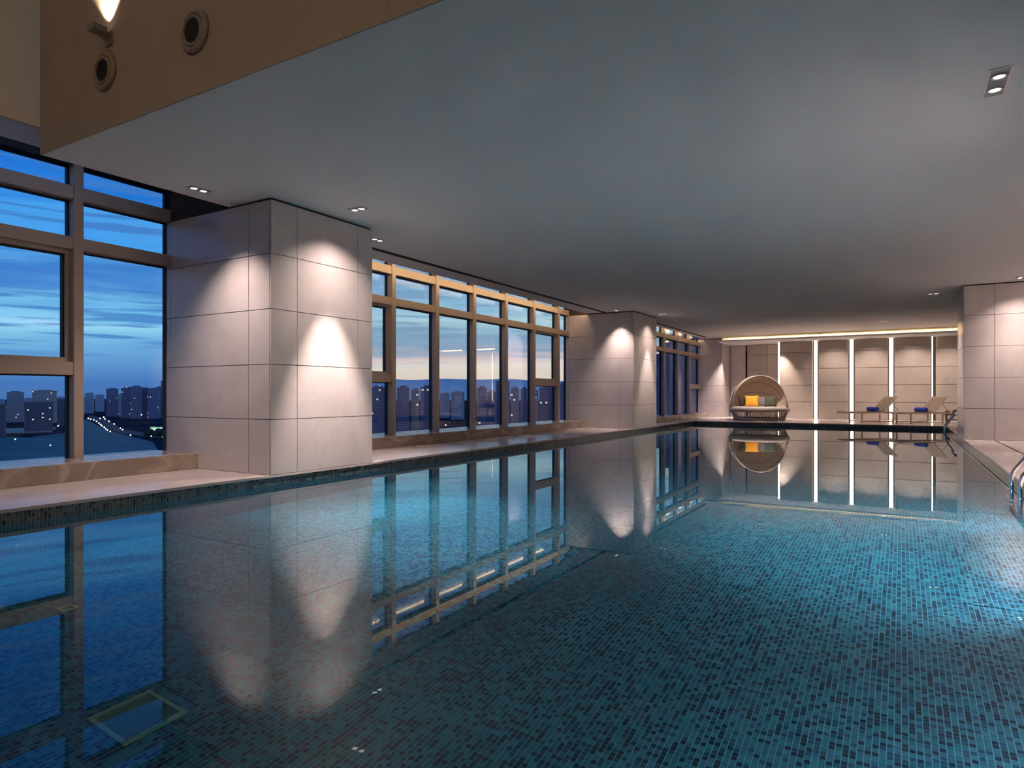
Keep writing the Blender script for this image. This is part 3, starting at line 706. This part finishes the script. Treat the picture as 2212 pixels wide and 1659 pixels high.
# ------------------------------------------------------------------ dusk sky
def sky():
    w = bpy.data.worlds.new('dusk_sky'); SC.world = w; w.use_nodes = True; t = w.node_tree
    class Q(NT):
        def __init__(s): s.t = t; s.n = t.nodes
    s = Q(); bg = t.nodes['Background']
    tc = s.add('ShaderNodeTexCoord'); sp = s.add('ShaderNodeSeparateXYZ'); s.link(tc.outputs['Generated'], sp.inputs[0])
    el = s.math('MULTIPLY', s.math('ARCSINE', sp.outputs[2]), 180/PI)
    az = s.math('MULTIPLY', s.math('ARCTAN2', s.math('MULTIPLY', sp.outputs[0], -1), sp.outputs[1]), 180/PI)
    cm = s.add('ShaderNodeCombineXYZ'); s.link(s.math('MULTIPLY', az, .05), cm.inputs[0]); s.link(s.math('MULTIPLY', el, .42), cm.inputs[1])
    n1 = s.add('ShaderNodeTexNoise', i_Scale=1.0, i_Detail=7, i_Roughness=.58, i_Distortion=.4); s.link(cm.outputs[0], n1.inputs['Vector'])
    cm2 = s.add('ShaderNodeCombineXYZ'); s.link(s.math('MULTIPLY', az, .09), cm2.inputs[0]); s.link(s.math('MULTIPLY', el, 1.9), cm2.inputs[1]); cm2.inputs[2].default_value = 4
    n2 = s.add('ShaderNodeTexNoise', i_Scale=1.0, i_Detail=5, i_Roughness=.5); s.link(cm2.outputs[0], n2.inputs['Vector'])
    amp = s.add('ShaderNodeMapRange', i_1=2.0, i_2=9.0, i_3=1.2, i_4=10.5); s.link(el, amp.inputs[0])
    e2 = s.math('ADD', el, s.math('MULTIPLY', s.math('SUBTRACT', n1.outputs['Fac'], .5), amp.outputs[0]))
    k = s.math('DIVIDE', e2, 30)
    E = lambda e, r, g, b: (max(0, e)/30, lin(r, g, b))
    A = s.ramp(k, [E(0,72,118,182), E(.9,70,120,188), E(2.2,92,148,208), E(3.8,116,182,228), E(5.3,152,216,246), E(6.2,118,196,240), E(7.4,80,146,215), E(8.6,62,130,210), E(10.2,84,158,226), E(12.4,72,162,240), E(14.6,36,122,218), E(18,24,108,205), E(24,28,104,196), E(30,22,80,165)])
    rb = lambda kk: s.ramp(kk, [E(0,236,220,206), E(1.6,250,238,222), E(2.4,255,247,238), E(3.0,240,222,226), E(3.7,192,198,216), E(4.6,146,184,216), E(5.5,160,204,230), E(6.5,196,236,250), E(8.1,150,206,244), E(9.6,128,186,238), E(12,118,158,214), E(15,104,138,200), E(20,84,126,196), E(24,60,112,190), E(30,24,84,168)])
    f = s.add('ShaderNodeMapRange', i_1=43.0, i_2=60.0, i_3=0.0, i_4=1.0); s.link(az, f.inputs[0])
    eb = s.math('ADD', el, s.math('MULTIPLY', s.math('SUBTRACT', n1.outputs['Fac'], .5), 3.0))
    B = rb(s.math('DIVIDE', eb, 30))
    colr = s.mix(f.outputs[0], B, A)
    dk = s.add('ShaderNodeMapRange', i_1=.51, i_2=.60, i_3=0.0, i_4=.8); s.link(n2.outputs['Fac'], dk.inputs[0])
    hi = s.add('ShaderNodeMapRange', i_1=2.0, i_2=4.0, i_3=0.0, i_4=1.0); s.link(el, hi.inputs[0])
    colr = s.mix(s.math('MULTIPLY', dk.outputs[0], hi.outputs[0]), colr, s.mix(f.outputs[0], lin(138,178,214), lin(66,124,198)))
    up = s.add('ShaderNodeMapRange', i_1=20.0, i_2=60.0, i_3=0.0, i_4=1.0); s.link(el, up.inputs[0])
    colr = s.mix(up.outputs[0], colr, lin(44,100,172))
    s.link(colr, bg.inputs[0]); bg.inputs[1].default_value = 1.0
sky()

# ------------------------------------------------------------------ camera and render look
cam = bpy.data.cameras.new('camera'); co = bpy.data.objects.new('camera', cam); COL.objects.link(co)
cam.sensor_width = 36; cam.lens = 1410/2212*36; cam.shift_y = (851.8-829.5)/2212; cam.clip_end = 30000; cam.clip_start = .05
co.location = (0, 0, 1.0); co.rotation_euler = (PI/2, 0, math.radians(30.82))
SC.camera = co
water.cycles.is_caustics_caster = True
basin.cycles.is_caustics_receiver = True
for o in bpy.data.objects:
    if o.type == 'MESH' and o.parent and o.parent.name.startswith(('floor_drain', 'floor_inlet')): o.cycles.is_caustics_receiver = True
vs = SC.view_settings; vs.view_transform = 'Standard'; vs.look = 'None'; vs.exposure = 0; vs.gamma = 1; vs.use_curve_mapping = False
SC.cycles.max_bounces = 10; SC.cycles.diffuse_bounces = 4; SC.cycles.glossy_bounces = 5; SC.cycles.transmission_bounces = 6; SC.cycles.transparent_max_bounces = 16
SC.cycles.sample_clamp_indirect = 0; SC.cycles.caustics_reflective = False; SC.cycles.caustics_refractive = True
SC.cycles.use_denoising = True; SC.cycles.use_light_tree = False
